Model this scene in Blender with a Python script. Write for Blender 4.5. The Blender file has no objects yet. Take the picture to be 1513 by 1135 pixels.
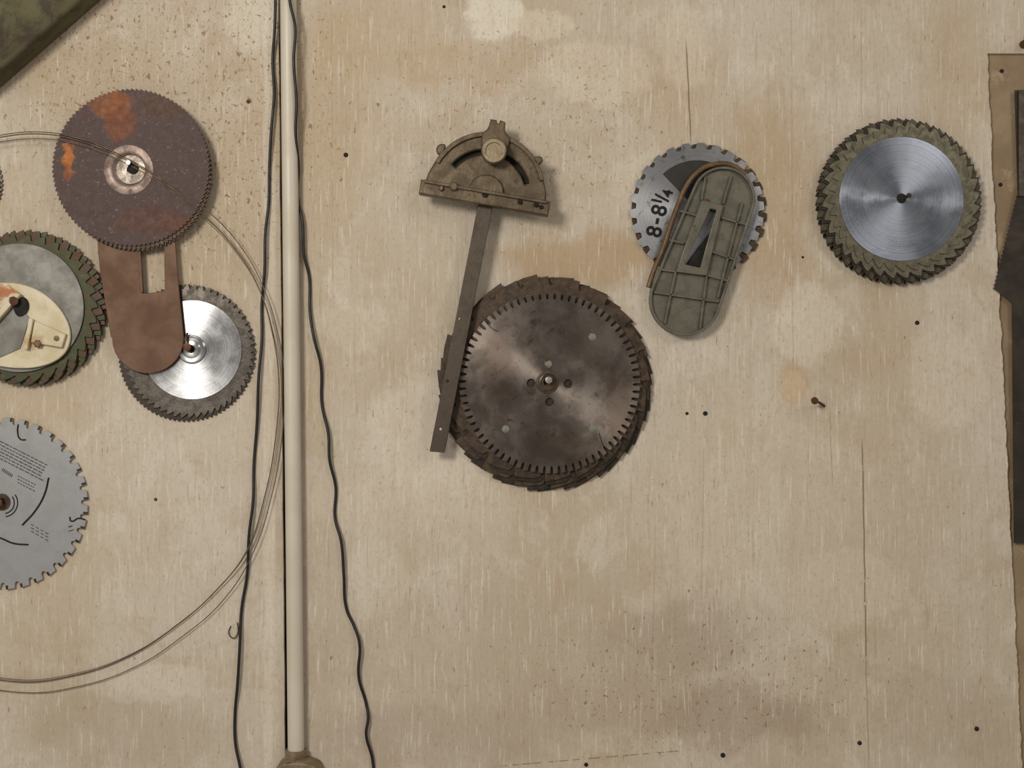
import bpy, bmesh, math, random
from mathutils import Vector, Matrix
random.seed(7)
D=2.0
CX,CY=756.5,567.5
scene=bpy.context.scene
scene.view_settings.view_transform='Standard'
HALF=math.pi/2
def sc(d): return 0.001*(D-d)/D
def W(px,py,d=0.0):
    s=sc(d); return Vector(((px-CX)*s,-d,(CY-py)*s))
def lin(c):
    o=[]
    for v in c[:3]:
        v=v/255.0
        o.append(v/12.92 if v<=0.04045 else ((v+0.055)/1.055)**2.4)
    return (o[0],o[1],o[2],1.0)

# ------------------------------------------------------------ materials
class NT:
    def __init__(s,name):
        s.m=bpy.data.materials.new(name); s.m.use_nodes=True
        s.t=s.m.node_tree; s.b=s.t.nodes['Principled BSDF']
        s.tc=s.t.nodes.new('ShaderNodeTexCoord'); s.P=s.tc.outputs['Object']
    def L(s,a,b): s.t.links.new(a,b)
    def n(s,ty): return s.t.nodes.new(ty)
    def noise(s,scale=(1,1,1),detail=3,rough=0.55,dist=0.0,vec=None,off=(0,0,0)):
        mp=s.n('ShaderNodeMapping'); mp.inputs['Scale'].default_value=scale; mp.inputs['Location'].default_value=off
        s.L(vec or s.P,mp.inputs['Vector'])
        nz=s.n('ShaderNodeTexNoise'); nz.inputs['Scale'].default_value=1.0
        nz.inputs['Detail'].default_value=detail; nz.inputs['Roughness'].default_value=rough
        nz.inputs['Distortion'].default_value=dist
        s.L(mp.outputs[0],nz.inputs['Vector']); return nz
    def rng(s,v,a,b,c=0.0,d=1.0):
        r=s.n('ShaderNodeMapRange'); r.interpolation_type='SMOOTHSTEP'
        for i,x in zip((1,2,3,4),(a,b,c,d)): r.inputs[i].default_value=x
        s.L(v,r.inputs[0]); return r.outputs[0]
    def math(s,op,a,b=None):
        m=s.n('ShaderNodeMath'); m.operation=op
        for i,x in enumerate((a,b)):
            if x is None: continue
            if isinstance(x,(int,float)): m.inputs[i].default_value=x
            else: s.L(x,m.inputs[i])
        return m.outputs[0]
    def mix(s,f,a,b,mode='MIX'):
        m=s.n('ShaderNodeMix'); m.data_type='RGBA'; m.blend_type=mode
        if isinstance(f,(int,float)): m.inputs[0].default_value=f
        else: s.L(f,m.inputs[0])
        for i,x in ((6,a),(7,b)):
            if isinstance(x,tuple): m.inputs[i].default_value=x
            else: s.L(x,m.inputs[i])
        return m.outputs[2]
    def warp(s,scale,amt):
        nz=s.noise((scale,)*3,5,0.65)
        a=s.n('ShaderNodeVectorMath'); a.operation='SUBTRACT'; s.L(nz.outputs['Color'],a.inputs[0]); a.inputs[1].default_value=(.5,.5,.5)
        b=s.n('ShaderNodeVectorMath'); b.operation='SCALE'; s.L(a.outputs[0],b.inputs[0]); b.inputs['Scale'].default_value=amt
        c=s.n('ShaderNodeVectorMath'); c.operation='ADD'; s.L(s.P,c.inputs[0]); s.L(b.outputs[0],c.inputs[1])
        return c.outputs[0]
    def spot(s,vec,x,y,rx,ry,soft=0.5):
        a=s.n('ShaderNodeVectorMath'); a.operation='SUBTRACT'; s.L(vec,a.inputs[0]); a.inputs[1].default_value=(x,y,0)
        b=s.n('ShaderNodeVectorMath'); b.operation='MULTIPLY'; s.L(a.outputs[0],b.inputs[0]); b.inputs[1].default_value=(1/rx,1/ry,0)
        c=s.n('ShaderNodeVectorMath'); c.operation='LENGTH'; s.L(b.outputs[0],c.inputs[0])
        return s.rng(c.outputs['Value'],1-soft,1+soft*0.6,1.0,0.0)
    def bump(s,h,strength,dist=0.001):
        b=s.n('ShaderNodeBump'); b.inputs['Strength'].default_value=strength; b.inputs['Distance'].default_value=dist
        s.L(h,b.inputs['Height']); s.L(b.outputs[0],s.b.inputs['Normal']); return b

def aged(name,c1,c2,c3=None,scale=60,metal=0.5,rough=0.5,aniso=0.0,spots=(),rings=0.0,bump=0.25,thr=(0.55,0.7),fine=0.25):
    k=NT(name)
    n1=k.noise((scale,)*3,5,0.6,0.3)
    col=k.mix(k.rng(n1.outputs[0],0.38,0.62),lin(c1),lin(c2))
    if c3:
        n2=k.noise((scale*2.3,)*3,5,0.7,0.4,off=(3,5,1))
        col=k.mix(k.rng(n2.outputs[0],*thr),col,lin(c3))
    if spots:
        wv=k.warp(55,0.035)
        for (x,y,rx,ry,c,st) in spots:
            col=k.mix(k.math('MULTIPLY',k.spot(wv,x/1000,y/1000,rx/1000,ry/1000,.35),st),col,lin(c))
    if rings>0:
        ln=k.n('ShaderNodeVectorMath'); ln.operation='LENGTH'; k.L(k.P,ln.inputs[0])
        nz=k.n('ShaderNodeTexNoise'); nz.noise_dimensions='1D'; nz.inputs['Scale'].default_value=700; nz.inputs['Detail'].default_value=3
        k.L(ln.outputs['Value'],nz.inputs['W'])
        col=k.mix(rings,col,k.mix(k.rng(nz.outputs[0],.3,.7),lin((70,68,66)),lin((235,235,235))),'OVERLAY')
    n3=k.noise((900,)*3,2,0.6)
    col=k.mix(fine,col,k.mix(n3.outputs[0],lin((60,60,60)),lin((240,240,240))),'OVERLAY')
    k.L(col,k.b.inputs['Base Color'])
    k.b.inputs['Metallic'].default_value=metal
    rr=k.rng(n1.outputs[0],0.3,0.7,max(rough-0.08,0.05),min(rough+0.1,1))
    k.L(rr,k.b.inputs['Roughness'])
    if aniso>0:
        k.b.inputs['Anisotropic'].default_value=aniso
        k.b.inputs['Anisotropic Rotation'].default_value=.25
        tg=k.n('ShaderNodeTangent'); tg.direction_type='RADIAL'; tg.axis='Z'
        k.L(tg.outputs[0],k.b.inputs['Tangent'])
    if bump: k.bump(k.noise((scale*5,)*3,4,0.7).outputs[0],bump,0.0008)
    return k.m

def U(px): return (px-CX)/1000
def V(py): return (CY-py)/1000
def wall_material():
    k=NT('painted_plywood')
    big=k.noise((3.2,2.2,1),5,0.6,0.4)
    A=lin((202,193,178)); B=lin((192,179,158))
    col=k.mix(k.rng(big.outputs[0],0.36,0.62),A,B)
    w2=k.noise((11,8,1),7,0.7,0.9,off=(4,2,0))
    col=k.mix(k.math('MULTIPLY',k.rng(w2.outputs[0],0.5,0.66),0.5),col,lin((214,207,195)))
    w3=k.noise((7,9,1),7,0.7,0.9,off=(14,7,0))
    col=k.mix(k.math('MULTIPLY',k.rng(w3.outputs[0],0.50,0.68),0.45),col,lin((180,159,131)))
    wv=k.warp(14,0.11)
    wc=k.warp(24,0.07)
    S=[(480,160,80,180,(185,165,135),.5,0),(700,100,130,40,(186,161,126),.4,0),(560,60,120,80,(186,164,132),.35,0),(1000,130,70,90,(186,163,132),.45,0),(1140,260,70,140,(180,153,118),.5,0),
       (860,380,140,45,(174,145,108),.65,0),(1150,400,60,60,(180,155,122),.5,0),(290,320,120,150,(182,162,133),.5,0),(130,110,170,60,(182,164,138),.45,0),
       (1410,130,60,160,(188,168,138),.45,0),(1330,720,80,300,(194,178,155),.35,0),
       (1000,950,120,60,(152,133,113),.45,0),(1100,1060,140,50,(150,129,110),.5,0),(900,1040,150,50,(164,144,124),.4,0),(640,1090,200,50,(170,154,136),.5,0),(1400,1060,120,70,(178,162,140),.4,0),
       (170,1080,160,60,(172,156,135),.5,0),(60,600,60,80,(188,168,138),.4,0),(760,980,260,130,(184,169,150),.45,0),(470,900,40,220,(182,168,150),.4,0),  # the wide lower-middle patch paints a soft shadow band into the wall colour
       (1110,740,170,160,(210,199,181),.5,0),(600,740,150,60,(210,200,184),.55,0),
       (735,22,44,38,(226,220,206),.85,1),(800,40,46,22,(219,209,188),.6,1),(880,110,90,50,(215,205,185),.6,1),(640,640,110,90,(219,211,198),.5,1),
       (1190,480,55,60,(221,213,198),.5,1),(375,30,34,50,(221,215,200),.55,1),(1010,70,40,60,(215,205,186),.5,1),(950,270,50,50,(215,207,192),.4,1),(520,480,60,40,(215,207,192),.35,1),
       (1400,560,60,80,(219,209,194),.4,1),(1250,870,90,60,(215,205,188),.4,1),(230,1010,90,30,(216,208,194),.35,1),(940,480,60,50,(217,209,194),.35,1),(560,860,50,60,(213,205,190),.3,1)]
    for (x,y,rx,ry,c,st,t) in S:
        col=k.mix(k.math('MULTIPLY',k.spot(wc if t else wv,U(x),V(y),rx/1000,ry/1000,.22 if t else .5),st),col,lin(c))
    col=k.mix(k.math('MULTIPLY',k.spot(k.warp(30,.006),U(397),V(500),.010,.9,.4),.5),col,lin((220,212,198)))
    # knot
    kn=k.warp(60,0.012)
    col=k.mix(k.math('MULTIPLY',k.spot(kn,U(1172),V(567),.024,.034,.3),.4),col,lin((188,155,112)))
    col=k.mix(k.math('MULTIPLY',k.spot(kn,U(1172),V(570),.017,.024,.3),.6),col,lin((210,189,158)))
    # grain
    g=k.noise((75,3.0,1),6,0.62,0.3)
    col=k.mix(k.math('MULTIPLY',k.rng(g.outputs[0],0.45,0.68),0.12),col,lin((168,146,118)))
    g2=k.noise((260,11,1),5,0.65,0.3,off=(7,1,0))
    col=k.mix(k.math('MULTIPLY',k.rng(g2.outputs[0],0.56,0.70),0.36),col,lin((158,136,110)))
    g2b=k.noise((240,16,1),5,0.65,0.3,off=(2,9,0))
    col=k.mix(k.math('MULTIPLY',k.rng(g2b.outputs[0],0.55,0.66),0.5),col,lin((225,219,207)))
    gr=k.noise((200,120,1),6,0.75,0.6,off=(2,19,0))
    col=k.mix(k.math('MULTIPLY',k.rng(gr.outputs[0],0.48,0.70),0.38),col,lin((166,142,114)))
    # chips / short vertical checks
    ck=k.noise((330,38,1),3,0.55,0.3,off=(1,4,0))
    ckm=k.rng(ck.outputs[0],0.66,0.72)
    msk=k.rng(k.noise((5,4,1),3,.5,off=(8,8,0)).outputs[0],0.40,0.60)
    col=k.mix(k.math('MULTIPLY',k.math('MULTIPLY',ckm,msk),0.6),col,lin((136,106,76)))
    # specks
    sp=k.noise((170,120,1),3,0.6,0.6,off=(5,3,0))
    lm=k.spot(wv,U(250),V(150),.30,.30,.5)
    lm2=k.spot(wv,U(1020),V(1010),.30,.12,.6)
    lm3=k.spot(wv,U(800),V(190),.22,.16,.5)
    m=k.math('ADD',k.math('MULTIPLY',lm,.085),k.math('ADD',k.math('MULTIPLY',lm2,.065),k.math('MULTIPLY',lm3,.06)))
    v=k.math('ADD',sp.outputs[0],m)
    col=k.mix(k.math('MULTIPLY',k.rng(v,0.67,0.75),0.75),col,lin((132,96,62)))
    sp2=k.noise((420,300,1),3,0.6,0.3,off=(1,1,0))
    v2=k.math('ADD',sp2.outputs[0],m)
    col=k.mix(k.math('MULTIPLY',k.rng(v2,0.68,0.78),0.6),col,lin((118,90,63)))
    # long splits in the veneer
    sx=k.n('ShaderNodeSeparateXYZ'); k.L(k.P,sx.inputs[0])
    wob=k.math('MULTIPLY',k.math('SUBTRACT',k.noise((3,28,1),4,.6).outputs[0],0.5),0.003)
    for (x0,y0,x1,y1,wd,st,c) in [(1014,60,1021,215,1.3,.65,(80,58,40)),(1274,650,1280,980,1.3,.65,(80,60,42)),(1279,960,1284,1135,1.0,.4,(110,80,55)),
            (1226,600,1230,720,0.9,.45,(140,105,75)),(1040,660,1036,900,1.0,.4,(165,135,100)),(1169,0,1172,560,.9,.35,(160,130,95)),(490,30,492,420,.8,.4,(160,128,92)),(968,800,964,950,.8,.4,(160,130,100)),(1272,0,1273,180,.8,.35,(150,120,90))]:
        sl=(U(x1)-U(x0))/(V(y1)-V(y0))
        lx=k.math('ADD',k.math('MULTIPLY',k.math('SUBTRACT',sx.outputs[1],V(y0)),sl),U(x0))
        dd=k.math('ABSOLUTE',k.math('ADD',k.math('SUBTRACT',sx.outputs[0],lx),wob))
        a=k.rng(dd,wd*.0005,wd*.0011,1,0)
        b=k.rng(sx.outputs[1],V(y1)-.01,V(y1)+.02); c2=k.rng(sx.outputs[1],V(y0)-.02,V(y0)+.01,1,0)
        thin=k.rng(k.noise((2,60,1),2,.5,off=(x0,0,0)).outputs[0],.32,.42)
        col=k.mix(k.math('MULTIPLY',k.math('MULTIPLY',k.math('MULTIPLY',a,b),k.math('MULTIPLY',c2,thin)),st),col,lin(c))
    lx=k.math('ADD',k.math('MULTIPLY',k.math('SUBTRACT',sx.outputs[0],U(730)),.085),V(1133))
    dd=k.math('ABSOLUTE',k.math('SUBTRACT',sx.outputs[1],lx))
    a=k.rng(dd,.0005,.0013,1,0); b=k.rng(sx.outputs[0],U(720),U(750)); c2=k.rng(sx.outputs[0],U(1000),U(1030),1,0)
    thin=k.rng(k.noise((70,2,1),2,.5).outputs[0],.45,.52)
    col=k.mix(k.math('MULTIPLY',k.math('MULTIPLY',k.math('MULTIPLY',a,b),k.math('MULTIPLY',c2,thin)),.6),col,lin((110,84,60)))
    fz=k.noise((1100,)*3,2,.6)
    col=k.mix(.16,col,k.mix(fz.outputs[0],lin((60,60,60)),lin((235,235,235))),'OVERLAY')
    k.L(col,k.b.inputs['Base Color']); k.b.inputs['Roughness'].default_value=.62
    k.b.inputs['Specular IOR Level'].default_value=.25
    h=k.math('ADD',k.math('MULTIPLY',g2.outputs[0],1.0),k.math('SUBTRACT',k.math('MULTIPLY',g.outputs[0],.8),k.math('MULTIPLY',ckm,.6)))
    k.bump(h,.4,.0016)
    return k.m

def plain(name,c,rough=.5,metal=0.0,scale=80,c2=None,bump=.1):
    c2=c2 or tuple(int(x*.8) for x in c)
    return aged(name,c,c2,None,scale,metal,rough,0,(),0,bump,fine=.12)

# ------------------------------------------------------------ geometry helpers
def link(o,parent=None,loc=None,rz=0.0):
    scene.collection.objects.link(o)
    if loc is not None: o.location=loc if parent is None else Vector(loc)-parent.location
    o.rotation_euler=(HALF,0,0)
    if rz:
        o.rotation_euler=(Matrix.Rotation(HALF,3,'X')@Matrix.Rotation(rz,3,'Z')).to_euler()
    if parent: o.parent=parent
    return o
def empty(name,px,py,d=0):
    e=bpy.data.objects.new(name,None); e.empty_display_size=.03
    scene.collection.objects.link(e); e.location=W(px,py,d); return e
def shape_mesh(name,loops,th,bevel=.0003):
    cu=bpy.data.curves.new(name,'CURVE'); cu.dimensions='2D'; cu.fill_mode='BOTH'
    cu.extrude=max(th/2-bevel,.00005); cu.bevel_depth=bevel; cu.bevel_resolution=1; cu.offset=-bevel
    for lp in loops:
        sp=cu.splines.new('POLY'); sp.points.add(len(lp)-1)
        for i,p in enumerate(lp): sp.points[i].co=(p[0],p[1],0,1)
        sp.use_cyclic_u=True
    ob=bpy.data.objects.new('tmp',cu); scene.collection.objects.link(ob)
    dg=bpy.context.evaluated_depsgraph_get(); dg.update()
    me=bpy.data.meshes.new_from_object(ob.evaluated_get(dg)); me.name=name
    bpy.data.objects.remove(ob); bpy.data.curves.remove(cu)
    return me
def shape(name,loops,th,mat,cx,cy,d,parent=None,bevel=.0003,rz=0.0):
    """d = height of the back face above the wall"""
    me=shape_mesh(name,loops,th,bevel); me.materials.clear(); me.materials.append(mat)
    o=bpy.data.objects.new(name,me)
    return link(o,parent,W(cx,cy,d+th/2),rz)
def circ(r,n=64,x=0,y=0): return [(x+r*math.cos(2*math.pi*i/n),y+r*math.sin(2*math.pi*i/n)) for i in range(n)]
def loc_poly(pts,cx,cy,d):
    s=sc(d); return [((x-cx)*s,(cy-y)*s) for x,y in pts]
def smooth_poly(pts,it=2):
    for _ in range(it):
        q=[]
        for i in range(len(pts)):
            a=pts[i]; b=pts[(i+1)%len(pts)]
            q+= [(a[0]*.75+b[0]*.25,a[1]*.75+b[1]*.25),(a[0]*.25+b[0]*.75,a[1]*.25+b[1]*.75)]
        pts=q
    return pts
PROF={'fine':[(0,0),(.14,1),(.6,.35)],
 'tri':[(0,0),(.06,.45),(.13,.95),(.22,1.0),(.42,.62),(.75,.2)],
 'carb':[(0,0),(.04,.55),(.05,.95),(.13,1.15),(.26,1.15),(.35,.85),(.38,.35),(.41,.05),(.6,.03),(.85,.0)],
 'gull':[(0,0),(.04,.8),(.14,1.1),(.28,1.1),(.38,.8),(.40,.25),(.46,.05),(.8,.06)],
 'notch':[(0,0),(.02,.7),(.06,1.0),(.14,.95),(.2,.5),(.3,.38),(.6,.2)],
 'comb':[(0,0),(.1,.9),(.3,1.0),(.42,.9),(.5,.05),(.75,.0)]}
def teeth(R,n,dep,style='fine',ph=0.0,dirn=1):
    out=[]
    for i in range(n):
        for f,h in PROF[style]:
            a=ph+dirn*2*math.pi*(i+f)/n
            out.append(((R-dep*h)*math.cos(a),(R-dep*h)*math.sin(a)))
    return out
def blade(name,px,py,d,R,n,dep,style,mat,parent,th=.0024,ph=0.0,dirn=1,hole=.008,extra=(),rz=0.0):
    loops=[teeth(R*sc(d)/.001/1000,n,dep/1000,style,ph,dirn),circ(hole,24)]+list(extra)
    return shape(name,loops,th,mat,px,py,d,parent,bevel=.0003,rz=rz)
def lathe(name,prof,mat,px,py,d,parent=None,segs=64,smooth=True,rz=0,tilt=None):
    bm=bmesh.new(); rings=[]
    for r,z in prof:
        if r<1e-6: rings.append([bm.verts.new((0,0,z))])
        else: rings.append([bm.verts.new((r*math.cos(2*math.pi*i/segs),r*math.sin(2*math.pi*i/segs),z)) for i in range(segs)])
    for a,b in zip(rings,rings[1:]):
        for i in range(segs):
            j=(i+1)%segs
            if len(a)==1 and len(b)==1: continue
            if len(a)==1: bm.faces.new((a[0],b[i],b[j]))
            elif len(b)==1: bm.faces.new((a[i],b[0],a[j]))
            else: bm.faces.new((a[i],b[i],b[j],a[j]))
    bmesh.ops.recalc_face_normals(bm,faces=bm.faces)
    me=bpy.data.meshes.new(name); bm.to_mesh(me); bm.free()
    for p in me.polygons: p.use_smooth=smooth
    if smooth:
        try: me.set_sharp_from_angle(angle=math.radians(40))
        except Exception: pass
    me.materials.append(mat)
    o=bpy.data.objects.new(name,me); link(o,parent,W(px,py,d),rz)
    if tilt:
        o.rotation_euler=(Matrix.Rotation(HALF,3,'X')@Matrix.Rotation(tilt[0],3,'X')@Matrix.Rotation(tilt[1],3,'Y')).to_euler()
    return o
def tube(name,pts,r,mat,parent=None,cyc=False,smooth=True):
    """pts: (px,py,d)"""
    cu=bpy.data.curves.new(name,'CURVE'); cu.dimensions='3D'; cu.bevel_depth=r; cu.bevel_resolution=3; cu.use_fill_caps=True
    ws=[W(*p) for p in pts]; c=ws[0].copy()
    if smooth:
        sp=cu.splines.new('BEZIER'); sp.bezier_points.add(len(ws)-1)
        for i,w in enumerate(ws):
            sp.bezier_points[i].co=w-c; sp.bezier_points[i].handle_left_type='AUTO'; sp.bezier_points[i].handle_right_type='AUTO'
        sp.resolution_u=8
    else:
        sp=cu.splines.new('POLY'); sp.points.add(len(ws)-1)
        for i,w in enumerate(ws): sp.points[i].co=(*(w-c),1)
    sp.use_cyclic_u=cyc
    ob=bpy.data.objects.new('tmp',cu); scene.collection.objects.link(ob)
    dg=bpy.context.evaluated_depsgraph_get(); dg.update()
    me=bpy.data.meshes.new_from_object(ob.evaluated_get(dg)); me.name=name
    bpy.data.objects.remove(ob); bpy.data.curves.remove(cu)
    me.materials.clear(); me.materials.append(mat)
    for p in me.polygons: p.use_smooth=True
    o=bpy.data.objects.new(name,me); scene.collection.objects.link(o)
    o.location=c-(parent.location if parent else Vector((0,0,0)))
    if parent: o.parent=parent
    return o
def nail(parent,px,py,d0,L,mat,r=.0022,head=.0045,name='nail'):
    return lathe(name,[(0,0),(r,0),(r,L-.0015),(head,L-.0012),(head,L-.0002),(head*.8,L),(0,L)],mat,px,py,d0,parent,20)

# ------------------------------------------------------------ material set
M_wall=wall_material()
M_rust=aged('rust_dark',(66,50,38),(86,64,46),(108,66,36),70,.35,.55,thr=(.58,.72))
M_rim=aged('rusty_blade_rim',(58,48,38),(80,64,48),(98,68,42),80,.45,.45,thr=(.55,.7))
M_rimdk=aged('dark_blade_rim',(42,36,29),(60,50,39),(80,58,38),80,.45,.45,thr=(.58,.72))
M_moss=aged('verdigris_rim',(50,60,34),(72,70,44),(88,74,46),60,.3,.55,thr=(.52,.66))
M_purp=aged('purple_rust',(64,47,42),(77,59,58),(122,110,116),95,.35,.48,thr=(.58,.70),bump=.7,fine=.5,
  spots=[(-28,92,30,22,(126,74,36),.95),(-16,66,24,28,(106,60,34),.9),(-92,16,9,24,(166,98,38),.9),(-92,-6,10,14,(130,74,36),.7),(-62,98,34,14,(104,64,42),.8),(75,-80,36,10,(104,54,36),.8),
         (30,-78,60,22,(80,50,38),.75),(50,95,40,22,(76,52,38),.75),(-70,-60,40,30,(70,52,50),.5)])
M_steel=aged('brushed_steel',(160,162,166),(176,178,182),(140,136,130),30,.95,.30,.85,rings=.30,bump=.02,thr=(.6,.8))
M_steel_r=aged('bright_steel_disc',(124,130,142),(138,144,155),None,22,.95,.30,.9,rings=.22,bump=.02)
M_big=aged('brown_steel',(99,91,85),(118,110,104),(86,73,63),26,.85,.37,.8,rings=.08,bump=.06,thr=(.55,.68),
  spots=[(-75,20,26,60,(84,71,63),.6),(20,-95,70,26,(86,74,65),.6),(60,60,40,40,(94,86,78),.5),(100,-30,20,60,(94,77,66),.5)])
M_tan=aged('tan_blade_ring',(110,105,88),(94,90,74),(76,71,57),90,.55,.42,thr=(.56,.7))
M_tan2=aged('tan_blade_ring_dark',(80,76,60),(66,62,49),(54,50,38),90,.5,.45,thr=(.56,.7))
M_gring=aged('grey_blade_ring',(84,79,73),(72,67,61),(58,51,45),90,.6,.4,.5,thr=(.56,.7),rings=.1)
M_grey=aged('grey_painted_steel',(156,157,160),(147,148,150),(134,130,125),40,.25,.45,thr=(.68,.82),bump=.08)
M_greydull=aged('dull_grey_disc',(118,116,112),(110,107,102),(98,93,86),28,.45,.5,thr=(.6,.8))
M_black=plain('black_print',(16,15,15),.8)
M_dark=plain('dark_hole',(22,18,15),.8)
M_insert=aged('rusty_insert',(104,74,53),(98,69,50),(112,86,65),22,.2,.6,thr=(.64,.85),bump=.25)
M_cast=aged('cast_zinc',(112,109,97),(95,92,81),(78,72,60),45,.5,.45,thr=(.58,.72),bump=.35)
M_castrim=aged('cast_rim_brown',(116,90,62),(92,73,52),(78,62,44),60,.3,.5,bump=.3)
M_gauge=aged('gauge_casting',(101,88,69),(86,73,57),(69,57,43),50,.5,.45,thr=(.55,.7),bump=.5)
M_gaugelt=aged('gauge_knob',(152,138,114),(124,110,90),(94,83,64),60,.65,.38,thr=(.6,.75),bump=.3)
M_bar=aged('gauge_bar_steel',(86,77,68),(74,65,57),(94,73,53),40,.7,.42,thr=(.62,.76),bump=.2)
M_cream=aged('cream_enamel',(212,202,175),(200,187,153),(180,147,98),28,.0,.45,thr=(.66,.76),bump=.1,
  spots=[(-15,52,18,10,(170,96,34),.95),(-30,44,12,14,(150,84,30),.8),(26,-22,14,10,(170,130,70),.6)])
M_pipe=aged('painted_conduit',(206,199,185),(200,191,174),(178,163,138),7,.0,.45,thr=(.70,.86),bump=.1)
M_wire=plain('black_cable',(20,18,18),.45)
M_thin=plain('thin_steel_wire',(118,102,82),.4,.6)
M_nail=plain('rusty_nail',(96,58,36),.6,.4)
M_nailb=plain('bright_nail',(190,186,178),.3,.9)
M_tanb=aged('tan_hardboard',(152,133,105),(138,118,92),(168,148,120),12,.0,.65,bump=.15)
M_saw=aged('old_saw_steel',(62,53,46),(50,43,38),(80,65,50),30,.5,.5,thr=(.6,.75))
M_beam=aged('dark_timber',(92,88,54),(76,70,44),(58,48,32),9,.0,.7,bump=.3,thr=(.5,.65))
M_box=aged('dirty_box_paint',(140,124,99),(118,102,79),(92,76,57),40,.2,.5)
M_pale=plain('pale_plug',(128,130,118),.5,.3)
M_backing=plain('backing_dark',(70,52,38),.8)

# ------------------------------------------------------------ walls
def rag(x0,y0,x1,y1,n,amp):
    o=[]; w=0
    for i in range(n):
        t=i/n; w=w*.6+random.uniform(-amp,amp)
        o.append((x0+(x1-x0)*t+w,y0+(y1-y0)*t))
    return o
TH=.010
wall=bpy.data.objects.new('wall_back',None); scene.collection.objects.link(wall)
left=[(-500,-500),(405.5,-500)]+rag(408,-480,424,1500,90,.5)+[(424,1600),(-500,1600)]
def wshape(name,pts,th,mat,d,parent=wall):
    return shape(name,[[(U(x),V(y)) for x,y in pts]],th,mat,CX,CY,d,parent,bevel=.0006)
wshape('plywood_panel_left',left,TH,M_wall,-TH)
right=[(413,-500),(1900,-500),(1900,79),(1700,77),(1520,79)]+rag(1459,79,1513,1180,260,.9)+[(1516,1240),(1520,1600),(430,1600)]
wshape('plywood_panel_right',right,TH,M_wall,-TH)
wshape('tan_board',[(1440,20),(2000,20),(2000,1600),(1440,1600)],.008,M_tanb,-TH-.0085+.004)
wshape('wall_backing',[(-500,-500),(2000,-500),(2000,1600),(-500,1600)],.02,M_backing,-TH-.03)

# ------------------------------------------------------------ conduit
e=empty('electrical_conduit',424,0,0)
tube('pipe',[(425.5,-300,.0130),(426,0,.0130),(437.5,1112,.0130)],.0122,M_pipe,e,smooth=False)
o=lathe('coupling',[(0.0118,0),(.0160,.0),(.0160,.014),(.0118,.014)],M_box,437,1122,.013,e,24); o.rotation_euler=(0,0,0)
bx=smooth_poly([(408,1138),(412,1127),(425,1121),(452,1121),(470,1127),(476,1138),(478,1260),(406,1260)],2)
shape('switch_box',[loc_poly(bx,440,1180,.02)],.042,M_box,440,1180,.0005,e,bevel=.003)

# ------------------------------------------------------------ black cables
def cable(pts,near):
    out=[]
    for i,(x,y) in enumerate(pts):
        d=.0060+.003*math.sin(i*1.7)
        t=min(max((330-y)/230,0),1) if near=='R' else min(max((120-y)/100,0),1)
        t=t*t*(3-2*t)
        out.append((x,y,d*(1-t)+t*(.0290 if near=='R' else .012)))
    return out
LW=[(407,-60),(407,0),(406,40),(403,90),(405,140),(401,190),(398,250),(397,300),(392,345),(391,400),(387,450),(387,500),(382,560),(380,620),(375,690),(374,740),(368,790),(365,850),(357,900),(354,960),(351,1010),(347,1060),(348,1100),(355,1135),(362,1180)]
RW=[(427,-60),(428,0),(436,40),(434,90),(438,150),(437,200),(441,245),(440,290),(447,330),(449,375),(457,410),(458,460),(464,500),(474,540),(476,600),(485,640),(487,680),(496,720),(495,765),(504,800),(508,850),(512,900),(523,925),(531,950),(530,1000),(541,1040),(544,1060),(541,1085),(550,1120),(553,1150),(556,1200)]
tube('black_cable',cable(LW,'L'),.0022,M_wire)
tube('black_cable.001',cable(RW,'R'),.0022,M_wire)

# ------------------------------------------------------------ thin wire coil
e=empty('steel_wire_coil',0,600,.01)
C1=[(-232,480,.010),(-180,320,.012),(-90,226,.014),(0,203,.02),(60,198,.027),(110,206,.0305),(170,228,.031),(240,268,.031),(292,310,.027),(345,365,.014),(382,425,.012),(402,490,.012),(412,560,.010),(408,640,.010),(392,730,.009),(364,815,.009),(320,872,.006),(260,925,.005),(190,970,.004),(100,1000,.004),(20,1007,.004),(-60,985,.004),(-150,910,.004),(-215,790,.006),(-240,630,.008)]
C2=[(x+3 if x>0 else x,y+7 if y<500 else y-3,d+.001) for x,y,d in C1]
C3=[(x+(9 if y>300 and x>0 else 0),y+(16 if y>850 else (-3 if y<400 else 4)),d+.001) for x,y,d in C1]
tube('strand_1',C1,.0009,M_thin,e,cyc=True); tube('strand_2',C2,.0005,M_thin,e,cyc=True); tube('strand_3',C3,.0007,M_thin,e,cyc=True)
tube('hook',[(341,925,.001),(338,936,.004),(345,943,.004),(351,936,.003),(351,920,.001)],.0008,M_nail,e)

# ------------------------------------------------------------ bright blade behind insert
e=empty('circular_saw_blade_stack',277,521,0)
blade('rear_blade',276,522,.001,102,90,4,'fine',M_rimdk,e)
blade('front_blade',279,519,.004,99,56,7,'tri',M_gring,e,dirn=-1)
shape('ground_disc',[circ(.073,96),circ(.008,24)],.0012,M_steel,284,517,.0066,e)
lathe('flange_washer',[(.0215,0),(.0215,.002),(.019,.0032),(.0165,.0022),(.014,.002),(.012,.0035),(.006,.0035)],M_steel,283,516,.0078,e)
nail(e,281,513,.0005,.020,M_nail,.003,.006)
tube('hook_nail',[(279,508,.01),(276,499,.014),(277,492,.016)],.0016,M_nail,e)
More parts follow.
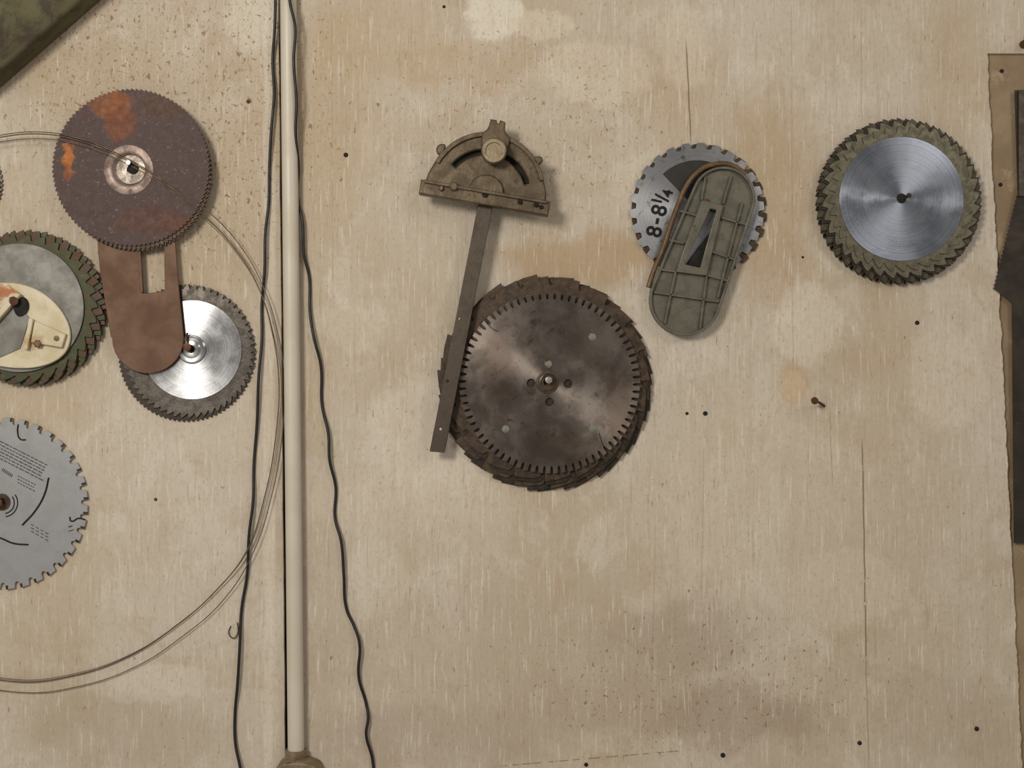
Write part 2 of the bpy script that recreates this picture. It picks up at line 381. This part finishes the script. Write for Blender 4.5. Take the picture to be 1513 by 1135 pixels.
# insert plate (brown)
e=empty('table_saw_insert_plate',215,440,.012)
pl=[(143,300),(143,340),(148,400),(156,450),(164,497)]
for a in range(0,181,12):
    t=math.radians(180+a); pl.append((219+53*math.cos(t),500-52*math.sin(t)))
pl+=[(266,440),(262,390),(258,340),(254,290),(220,262),(170,262)]
sl=[(203,300),(239,300),(243,372),(244,428),(240,431),(212,434),(208,430)]
shape('plate',[loc_poly(pl,215,440,.014),loc_poly(sl,215,440,.014)],.004,M_insert,215,440,.0125,e,bevel=.0008)
shape('slot_lip',[loc_poly([(203,360),(208,360),(212,432),(208,433)],215,440,.014)],.006,M_insert,215,440,.0120,e,bevel=.0005)
# rusted stack
e=empty('rusted_circular_saw_blade_stack',197,250,.017)
blade('rear_blade',203,260,.0175,112,100,3.5,'fine',M_rimdk,e,ph=.02)
blade('middle_blade',199,255,.0205,115,100,3.5,'fine',M_rust,e,ph=.01)
blade('front_blade',194,248,.0235,117,104,3.0,'fine',M_purp,e,hole=.006)
lathe('flange_ring',[(.036,0),(.036,.0006),(.030,.0012),(.023,.0012),(.022,.0006),(.012,.0006),(.011,.003),(.004,.003)],aged('rusty_ring',(108,94,88),(88,74,67),(76,59,51),60,.6,.42),190,251,.0259,e)
lathe('hub_ring',[(.021,0),(.021,.002),(.012,.0028),(.006,.0028)],aged('hub_ring_steel',(140,132,126),(114,103,95),(96,78,64),60,.7,.4),194,251,.0262,e)
lathe('bolt_hole',[(.0085,0),(.0085,.0006),(0,.0006)],M_dark,197,249,.0291,e,24)
nail(e,199,246,.002,.036,M_nailb,.002,.004)

# ------------------------------------------------------------ left mossy stack
e=empty('mossy_circular_saw_blade_stack',40,456,0)
for i,(cx,cy,R,m,ph) in enumerate([(46,460,111,M_rim,.02),(45,458,113,M_moss,.08),(43,456,115,M_rim,.0),(41,455,116,M_moss,.06),(38,455,115,M_rust,.13),(35,456,110,M_moss,.02)]):
    blade('blade_%d'%(i+1),cx,cy,.001+i*.0034,R,30,10,'tri',m,e,ph=ph,dirn=-1,th=.0026)
shape('grey_disc',[circ(.094,96),circ(.008,24)],.003,M_greydull,29,455,.0215,e)
ov=[(-70,440),(-40,424),(0,417),(35,419),(68,434),(92,458),(106,487),(103,515),(85,534),(55,544),(20,545),(-20,538),(-60,520),(-80,480)]
sd=.030
shape('oval_guard',[smooth_poly(loc_poly(ov,25,482,sd),2)],.006,M_cream,25,482,.0247,e,bevel=.0015)
shape('channel_floor',[loc_poly([(-30,510),(0,455),(26,448),(44,470),(30,515),(0,528),(-30,530)],25,482,sd)],.0016,M_greydull,25,482,.0309,e)
shape('channel_flange',[loc_poly([(-34,500),(-28,504),(32,436),(24,431)],25,482,sd)],.013,M_cream,25,482,.0309,e,bevel=.001)
shape('dark_gap',[smooth_poly(loc_poly([(18,452),(34,436),(44,448),(40,464),(26,470)],25,482,sd),2)],.003,M_dark,25,482,.0312,e)
shape('channel_wall',[loc_poly([(36,515),(42,517),(50,472),(44,470)],25,482,sd)],.009,M_cream,25,482,.0309,e,bevel=.001)
shape('bracket',[loc_poly([(52,474),(98,494),(92,514),(46,506)],25,482,sd)],.007,M_cream,25,482,.0309,e,bevel=.0015)
lathe('bracket_screw',[(.006,0),(.006,.002),(.004,.003),(0,.003)],M_castrim,56,508,.037,e,6,smooth=False)
lathe('bracket_screw_2',[(.004,0),(.004,.002),(0,.0025)],M_castrim,84,500,.037,e,16)
nail(e,35,447,.002,.042,M_nail,.0035,.007)

# far-left blade (only the rim enters the photo)
e=empty('circular_saw_blade',-62,272,0)
blade('blade',-62,272,.001,67,60,3,'fine',M_gring,e)
blade('blade_rear',-65,275,.0035,66,60,3,'fine',M_rim,e)
nail(e,-62,272,.0005,.010,M_nail)

# ------------------------------------------------------------ silver framing blade lower-left
e=empty('carbide_saw_blade',3,744,0)
NTEE=36
blade('plate_body',3,744,.003,127,NTEE,8.5,'carb',M_grey,e,dirn=-1,th=.0028,ph=.05)
bm=bmesh.new()
for i in range(NTEE):
    a=.05+.012-2*math.pi*i/NTEE
    mt=Matrix.Rotation(a,4,'Z')@Matrix.Translation((.1240,0,0))@Matrix.Diagonal((.0060,.0032,.0038,1))
    bmesh.ops.create_cube(bm,size=1,matrix=mt)
me=bpy.data.meshes.new('carbide_tips'); bm.to_mesh(me); bm.free(); me.materials.append(M_rimdk)
link(bpy.data.objects.new('carbide_tips',me),e,W(3,744,.0044))
fd=.0062
def mark(nm,pts,r=.0008): return tube(nm,[(x,y,fd) for x,y in pts],r,M_black,e)
mark('slot_1',[(27,627),(26,637),(30,649),(38,650)],.0011); mark('slot_2',[(126,768),(116,766),(105,770),(103,764)],.0011)
mark('slot_3',[(72,706),(66,730),(52,755),(33,776)],.0013); mark('slot_4',[(-30,788),(0,795),(20,803),(42,805)],.0012)
bm=bmesh.new(); s=sc(fd)
def dash(cx,cy,w,h,ang):
    M=Matrix.Translation(((cx-3)*s,(744-cy)*s,0))@Matrix.Rotation(ang,4,'Z')@Matrix.Diagonal((w*s,h*s,.0002,1))
    bmesh.ops.create_cube(bm,size=1,matrix=M)
a0=math.radians(-27)
for row in range(6):
    x=0
    while x<78:
        w=random.uniform(3,8)
        bxp=0+(x+w/2)*math.cos(a0)+row*4.5*math.sin(a0)*1.0; byp=652-( (x+w/2)*math.sin(a0))+row*4.6*math.cos(a0)
        if bxp*1.0<92: dash(bxp,byp,w,1.5,a0)
        x+=w+1.6
for row in range(3):
    x=0
    while x<28:
        w=random.uniform(2,5); dash(26+(x+w/2)*math.cos(a0),703+row*5-(x+w/2)*math.sin(a0),w,1.3,a0); x+=w+1.5
for row in range(3):
    for j in range(4): dash(48+j*7,779+j*4+row*5-3,5,1.2,math.radians(-30))
dash(104,778,6,2,0.3); dash(105,784,8,1.4,.3)
for j in range(7): dash(4+j*2.2,694+j*1.5,1.3,5,a0)
me=bpy.data.meshes.new('printed_label'); bm.to_mesh(me); bm.free(); me.materials.append(plain('grey_print',(70,70,72),.5))
link(bpy.data.objects.new('printed_label',me),e,W(3,744,fd))
for r in (.016,.021): tube('arc_%d'%int(r*1000),[(5+r*1000*math.cos(t),743+r*1000*math.sin(t),fd) for t in [i*.25-.6 for i in range(9)]],.0008,M_black,e)
lathe('arbor_washer',[(.0125,0),(.0125,.001),(.006,.001)],M_rim,3,742,.006,e,40)
nail(e,4,741,.0005,.02,M_nail,.004,.0065)

# ------------------------------------------------------------ big stack
e=empty('large_circular_saw_blade_stack',808,566,0)
blade('rear_blade_1',806,568,.001,159,18,15,'notch',M_rim,e,ph=.1,dirn=-1)
blade('rear_blade_2',806,569,.0045,158,18,15,'notch',M_rimdk,e,ph=.0,dirn=-1)
blade('rear_blade_3',804,564,.008,159,18,16,'notch',M_rim,e,ph=.24,dirn=-1)
blade('rear_blade_4',810,566,.0115,151,22,10,'notch',M_rimdk,e,ph=.12,dirn=-1)
blade('rear_blade_5',808,560,.015,152,20,13,'notch',M_rim,e,ph=.3,dirn=-1)
hs=[circ(.0062,20,x/1000,y/1000) for x,y in ((-27,0),(27,-1),(0,-28))]
blade('front_blade',812,566,.0225,134,74,10,'gull',M_big,e,dirn=-1,hole=.013,extra=hs,th=.003)
blade('spacer_blade',812,566,.0187,121,60,3,'fine',M_rimdk,e)
lathe('arbor_bushing',[(.0165,0),(.0165,.0008),(.013,.0012),(.012,-.002),(.006,-.002)],M_rim,809,565,.0256,e,48)
for i,(x,y) in enumerate(((747,634),(876,633),(875,498),(810,538))):
    lathe('plug_%d'%i,[(.0055,0),(.0055,.0006),(0,.0008)],M_pale,x,y,.0256,e,24)
shape('label_tab',[loc_poly([(803,545),(809,545),(811,528),(808,528)],806,536,.026)],.0006,M_rim,806,536,.0256,e)
nail(e,810,562,.002,.032,M_nailb,.0025,.005)
for i in range(2):
    tube('expansion_slot_%d'%i,[(716,474,.0256),(728,486,.0256),(736,490,.0256)] if i==0 else [(885,640,.0256),(893,660,.0256),(905,668,.0256)],.0006,M_dark,e)

# ------------------------------------------------------------ miter gauge
e=empty('miter_gauge',722,290,.026)
barp=[(706,304),(728,306),(657,669),(635,667)]
bh=[loc_poly([(x+2.2*math.cos(t),y+2.2*math.sin(t)) for t in [k*.7854 for k in range(8)]],685,480,.031) for x,y in ((679,471),(661,563),(651,634))]
shape('guide_bar',[loc_poly(barp,685,480,.031)]+bh,.008,M_bar,685,480,.0275,e,bevel=.0006)
ang=math.radians(-9.8)
def G(x,y):
    c,s_=math.cos(ang),math.sin(ang)
    return (718+x*c-y*s_, 284-(x*s_+y*c))
def gshape(nm,pts,th,mat,d,holes=(),bevel=.001,sm=0):
    p=[G(*q) for q in pts]; lp=[loc_poly(p,718,284,d)]
    if sm: lp=[smooth_poly(lp[0],sm)]
    for h in holes: lp.append(loc_poly([G(*q) for q in h],718,284,d))
    return shape(nm,lp,th,mat,718,284,d,e,bevel=bevel)
def arc(r,a0,a1,n=24,cx=0,cy=0): return [(cx+r*math.cos(math.radians(a0+(a1-a0)*i/n)),cy+r*math.sin(math.radians(a0+(a1-a0)*i/n))) for i in range(n+1)]
slotc=arc(66,24,148,30,0,-4)+arc(59,148,24,30,0,-4)
dome=[(-90,0),(-88,14)]+arc(86,158,22,36,0,2)+[(88,14),(90,0)]
gshape('protractor_head',dome,.012,M_gauge,.034,[slotc],.0025)
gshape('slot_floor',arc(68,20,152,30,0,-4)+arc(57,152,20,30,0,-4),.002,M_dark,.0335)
gshape('graduated_rim',arc(87,160,20,36,0,2)+arc(80,20,160,36,0,2),.004,M_gauge,.046,bevel=.001)
gshape('fence_face',[(-96,-20),(96,-20),(96,1),(-96,1)],.024,M_gauge,.030,[circ(4,12,0,-3)],.0018)
gshape('fence_top_lip',[(-92,-2),(92,-2),(92,3),(-92,3)],.004,M_gauge,.054,bevel=.001)
gshape('fence_hole',circ(4.6,16,0,-4),.0008,M_dark,.0541,bevel=.0002)
gshape('hub_boss',arc(26,0,180,18,0,0),.006,M_gauge,.046,bevel=.002)
gshape('ear_left',arc(9,60,240,8,-74,50)+[(-70,40)],.01,M_gauge,.036,bevel=.002,sm=1)
gshape('ear_right',[(58,62),(72,66),(76,58),(66,50)],.012,M_gauge,.038,bevel=.002,sm=1)
gshape('pointer_clamp',[(-18,62),(-20,84),(-14,90),(-12,96),(-11,106),(-2,106),(-1,102),(2,102),(3,107),(11,105),(12,94),(14,90),(22,84),(22,62)],.016,M_gauge,.036,bevel=.002)
lathe('clamp_knob',[(0,0),(.012,0),(.0125,.008),(.0185,.009),(.0185,.018),(.0165,.0205),(.012,.0205),(.0115,.018),(0,.018)],M_gaugelt,730,226,.052,e,40)
for i,(x,y,r) in enumerate(((-48,0,7),(-66,-6,4),(52,-6,3.4),(76,-6,3.4),(84,-8,3))):
    px,py=G(x,y); lathe('stop_screw_%d'%i,[(r*.001,0),(r*.001,.004),(r*.0007,.0055),(0,.0055)],M_gauge if r>3.5 else M_dark,px,py,.0535,e,12 if r<5 else 6,smooth=r<5)
nail(e,719,287,.001,.024,M_nail,.0025,.003,'hanging_nail')

# ------------------------------------------------------------ 8-8 1/4 blade + cast insert
e=empty('carbide_tipped_saw_blade',1031,311,0)
blade('rear_blade',1033,313,.001,100,26,8,'comb',M_rim,e,dirn=-1,ph=.1)
blade('front_blade',1030,310,.0045,99,26,9,'comb',aged('blade_steel_bright',(158,160,164),(140,142,146),(110,106,100),30,.8,.38,.7,rings=.15,bump=.04),e,dirn=-1,ph=.0)
shape('black_label',[[(x*.001,y*.001) for x,y in arc(73,38,134,30)]+[(x*.001,y*.001) for x,y in arc(14,134,38,12)]],.0006,plain('label_black',(44,42,40),.5,.2),1030,310,.0069,e,bevel=.0001)
# size lettering 8-8 1/4 (glyphs placed along the reading direction)
ta=math.radians(77)
bm=bmesh.new()
for ch,al,up,sz in (('8',-28,0,.032),('8',4,0,.032),('1',17,7,.021),('/',23,0,.030),('4',31,-6,.021)):
    tx=bpy.data.curves.new('glyph','FONT'); tx.body=ch; tx.size=sz; tx.extrude=.0002; tx.offset=.0006; tx.align_x='CENTER'; tx.align_y='CENTER'
    to=bpy.data.objects.new('tmp',tx); scene.collection.objects.link(to)
    dg=bpy.context.evaluated_depsgraph_get(); dg.update()
    gm=bpy.data.meshes.new_from_object(to.evaluated_get(dg)); bpy.data.objects.remove(to)
    gm.materials.clear()
    gm.transform(Matrix.Translation((al*.001,up*.001,0))); bm.from_mesh(gm)
bmesh.ops.create_cube(bm,size=1,matrix=Matrix.Translation((-.0120,0,0))@Matrix.Diagonal((.0085,.0042,.0010,1)))
for f in bm.faces: f.material_index=0
me=bpy.data.meshes.new('size_lettering'); bm.to_mesh(me); bm.free()
me.materials.append(M_black)
link(bpy.data.objects.new('size_lettering',me),e,W(974,315,.0076),ta)
nail(e,1042,300,.001,.018,M_nail,.0025,.004)

e=empty('cast_insert_plate',1042,370,.012)
A0=Vector((1068,294)); B0=Vector((1012,443))
def stad(ra,rb,n=20,pa=A0,pb=B0):
    dv=(pb-pa); L=dv.length; th=math.atan2(dv.y,dv.x); k=math.acos((ra-rb)/L)
    pts=[]
    for i in range(n+1):
        t=th+k+(2*math.pi-2*k)*i/n; pts.append((pa.x+ra*math.cos(t),pa.y+ra*math.sin(t)))
    for i in range(n+1):
        t=th-k+(2*k)*i/n; pts.append((pb.x+rb*math.cos(t),pb.y+rb*math.sin(t)))
    return pts
slot=[(1049,309),(1058,311),(1034,396),(1010,391)]
def ishape(nm,loops,th,mat,d,bevel=.0008): return shape(nm,[loc_poly(l,1042,370,d) for l in loops],th,mat,1042,370,d,e,bevel=bevel)
ishape('base_web',[stad(45,50),slot],.003,M_cast,.0145)
ishape('outer_rim',[stad(47,53),stad(43,49)],.012,M_cast,.012)
tube('rolled_edge',[(x,y,.018) for x,y in [(958,425),(966,400),(978,372),(990,336),(1003,300),(1016,272),(1034,252),(1056,243),(1080,244),(1102,258)]],.0040,M_castrim,e)
ishape('slot_frame',[[(1036,296),(1068,304),(1044,408),(998,402)],slot],.009,M_cast,.0175,.001)
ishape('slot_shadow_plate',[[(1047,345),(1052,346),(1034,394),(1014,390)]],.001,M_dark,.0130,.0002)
def rib(x0,y0,x1,y1,w=1.6):
    v=Vector((x1-x0,y1-y0)).normalized(); nrm=Vector((-v.y,v.x))*w
    ishape('rib',[[(x0+nrm.x,y0+nrm.y),(x1+nrm.x,y1+nrm.y),(x1-nrm.x,y1-nrm.y),(x0-nrm.x,y0-nrm.y)]],.0065,M_cast,.0172,.0006)
for r in [(990,355,1010,360),(1052,372,1085,384),(1005,312,1032,320),(1066,322,1108,334),(974,398,1000,402),(1042,406,1078,416),(966,432,1062,446),
          (1036,296,1042,262),(1068,302,1080,260),(998,402,982,478),(1044,408,1034,486),(1096,300,1060,440)]: rib(*r)

# ------------------------------------------------------------ right stack
e=empty('steel_circular_saw_blade_stack',1331,295,0)
for i,(cx,cy,R,m,ph) in enumerate([(1325,300,121,M_moss,.03),(1326,299,122,M_rimdk,.10),(1327,299,122,M_moss,.0),(1328,298,122,M_rim,.06),(1328,297,123,M_tan2,.02),(1330,296,121,M_rimdk,.11)]):
    blade('blade_%d'%(i+1),cx,cy,.001+i*.0034,R,36,11,'tri',m,e,ph=ph,dirn=1)
blade('ring_blade',1331,295,.0205,117,36,9,'tri',M_tan,e,ph=.09,dirn=1,hole=.0065)
blade('front_blade',1332,294,.0235,108,36,10,'tri',M_tan,e,ph=.05,dirn=1,hole=.0065,th=.0016)
shape('hollow_ground_disc',[circ(.0905,128),circ(.0065,24)],.0012,M_steel_r,1332,294,.0250,e)
lathe('arbor_hole',[(.007,0),(.007,.0004),(0,.0004)],M_dark,1332,293,.0262,e,24)
nail(e,1334,293,.002,.032,M_rimdk,.0022,.0035)

# ------------------------------------------------------------ handsaw at right edge
e=empty('hand_saw',1540,500,0)
n=22
hp2=[(1499,133),(1620,128),(1640,800),(1498,803),(1495,448)]
for i in range(n+1):
    t=i/n; x=1467+(1501-1467)*t; y=426+(290-426)*t
    hp2.append((x,y)); hp2.append((x+2.6,y-1.5))
shape('saw_plate',[loc_poly(hp2,1540,500,.004)],.0016,M_saw,1540,500,.001,e)
shape('back_spine',[loc_poly([(1505,133),(1620,128),(1620,290),(1505,290)],1540,500,.006)],.004,plain('saw_lower',(86,76,66),.6),1540,500,.0027,e)

# ------------------------------------------------------------ nails
bent=empty('bent_nail',1208,593,0)
tube('shank',[(1218,600,.0),(1212,596,.012),(1207,593,.022)],.0019,M_nail,bent)
lathe('head',[(0,0),(.0055,0),(.0055,.0012),(0,.0018)],M_nail,1204,592,.024,bent,16,tilt=(.3,-.5))
nh=empty('nail_heads',700,600,0)
lathe('peg',[(0,0),(.006,0),(.006,.02),(.005,.022),(0,.022)],M_nail,1512,66,.0003,nh,20)
for i,(x,y,r) in enumerate([(511,229,3.4),(1355,477,3.2),(1042,611,3.4),(1015,611,2.3),(1443,1077,3.4),(1270,1098,3.2),(1068,1116,3.6),(1480,105,3),(1478,273,3),(367,150,3),(230,738,2.4),(1186,380,1.8),(866,1130,3),(656,10,2.2)]):
    on=x<1470 or x>1485
    lathe('head_%d'%i,[(0,0),(r*.001,0),(r*.001,.0008),(r*.0006,.0016),(0,.0016)],M_dark if i not in (9,10) else M_nail,x,y,.0003 if on else -.0065,nh if on else wall,14)

# ------------------------------------------------------------ timber brace top-left
e=empty('timber_brace',0,0,0)
bp=[(-180,274),(180,-40),(300,-145),(180,-330),(-420,190),(-300,274)]
shape('brace_board',[loc_poly(bp,0,0,0)],.05,M_beam,0,0,.0005,e,bevel=.004)

# ------------------------------------------------------------ light & camera
def area(nm,loc,target,size,power,col):
    l=bpy.data.lights.new(nm,'AREA'); l.shape='DISK'; l.size=size; l.energy=power; l.color=col
    o=bpy.data.objects.new(nm,l); scene.collection.objects.link(o); o.location=loc
    o.rotation_euler=(Vector(target)-Vector(loc)).to_track_quat('-Z','Y').to_euler(); return o
area('shop_lamp',(-1.05,-2.3,.75),(0.2,0,-.02),.6,33.5,(1.0,.93,.82))
area('fill_light_far',(1.7,-2.6,1.3),(0.3,0,-.1),.9,12,(1.0,.93,.84))  # weaker second area light from the upper right, used as fill
w=bpy.data.worlds.new('workshop_air'); scene.world=w; w.use_nodes=True
w.node_tree.nodes['Background'].inputs[0].default_value=(1.0,.92,.83,1); w.node_tree.nodes['Background'].inputs[1].default_value=.32
cam=bpy.data.cameras.new('camera'); cam.sensor_width=36; cam.lens=36*D/1.513; cam.clip_start=.01
co=bpy.data.objects.new('camera',cam); scene.collection.objects.link(co); co.location=(0,-D,0); co.rotation_euler=(HALF,0,0)
scene.camera=co
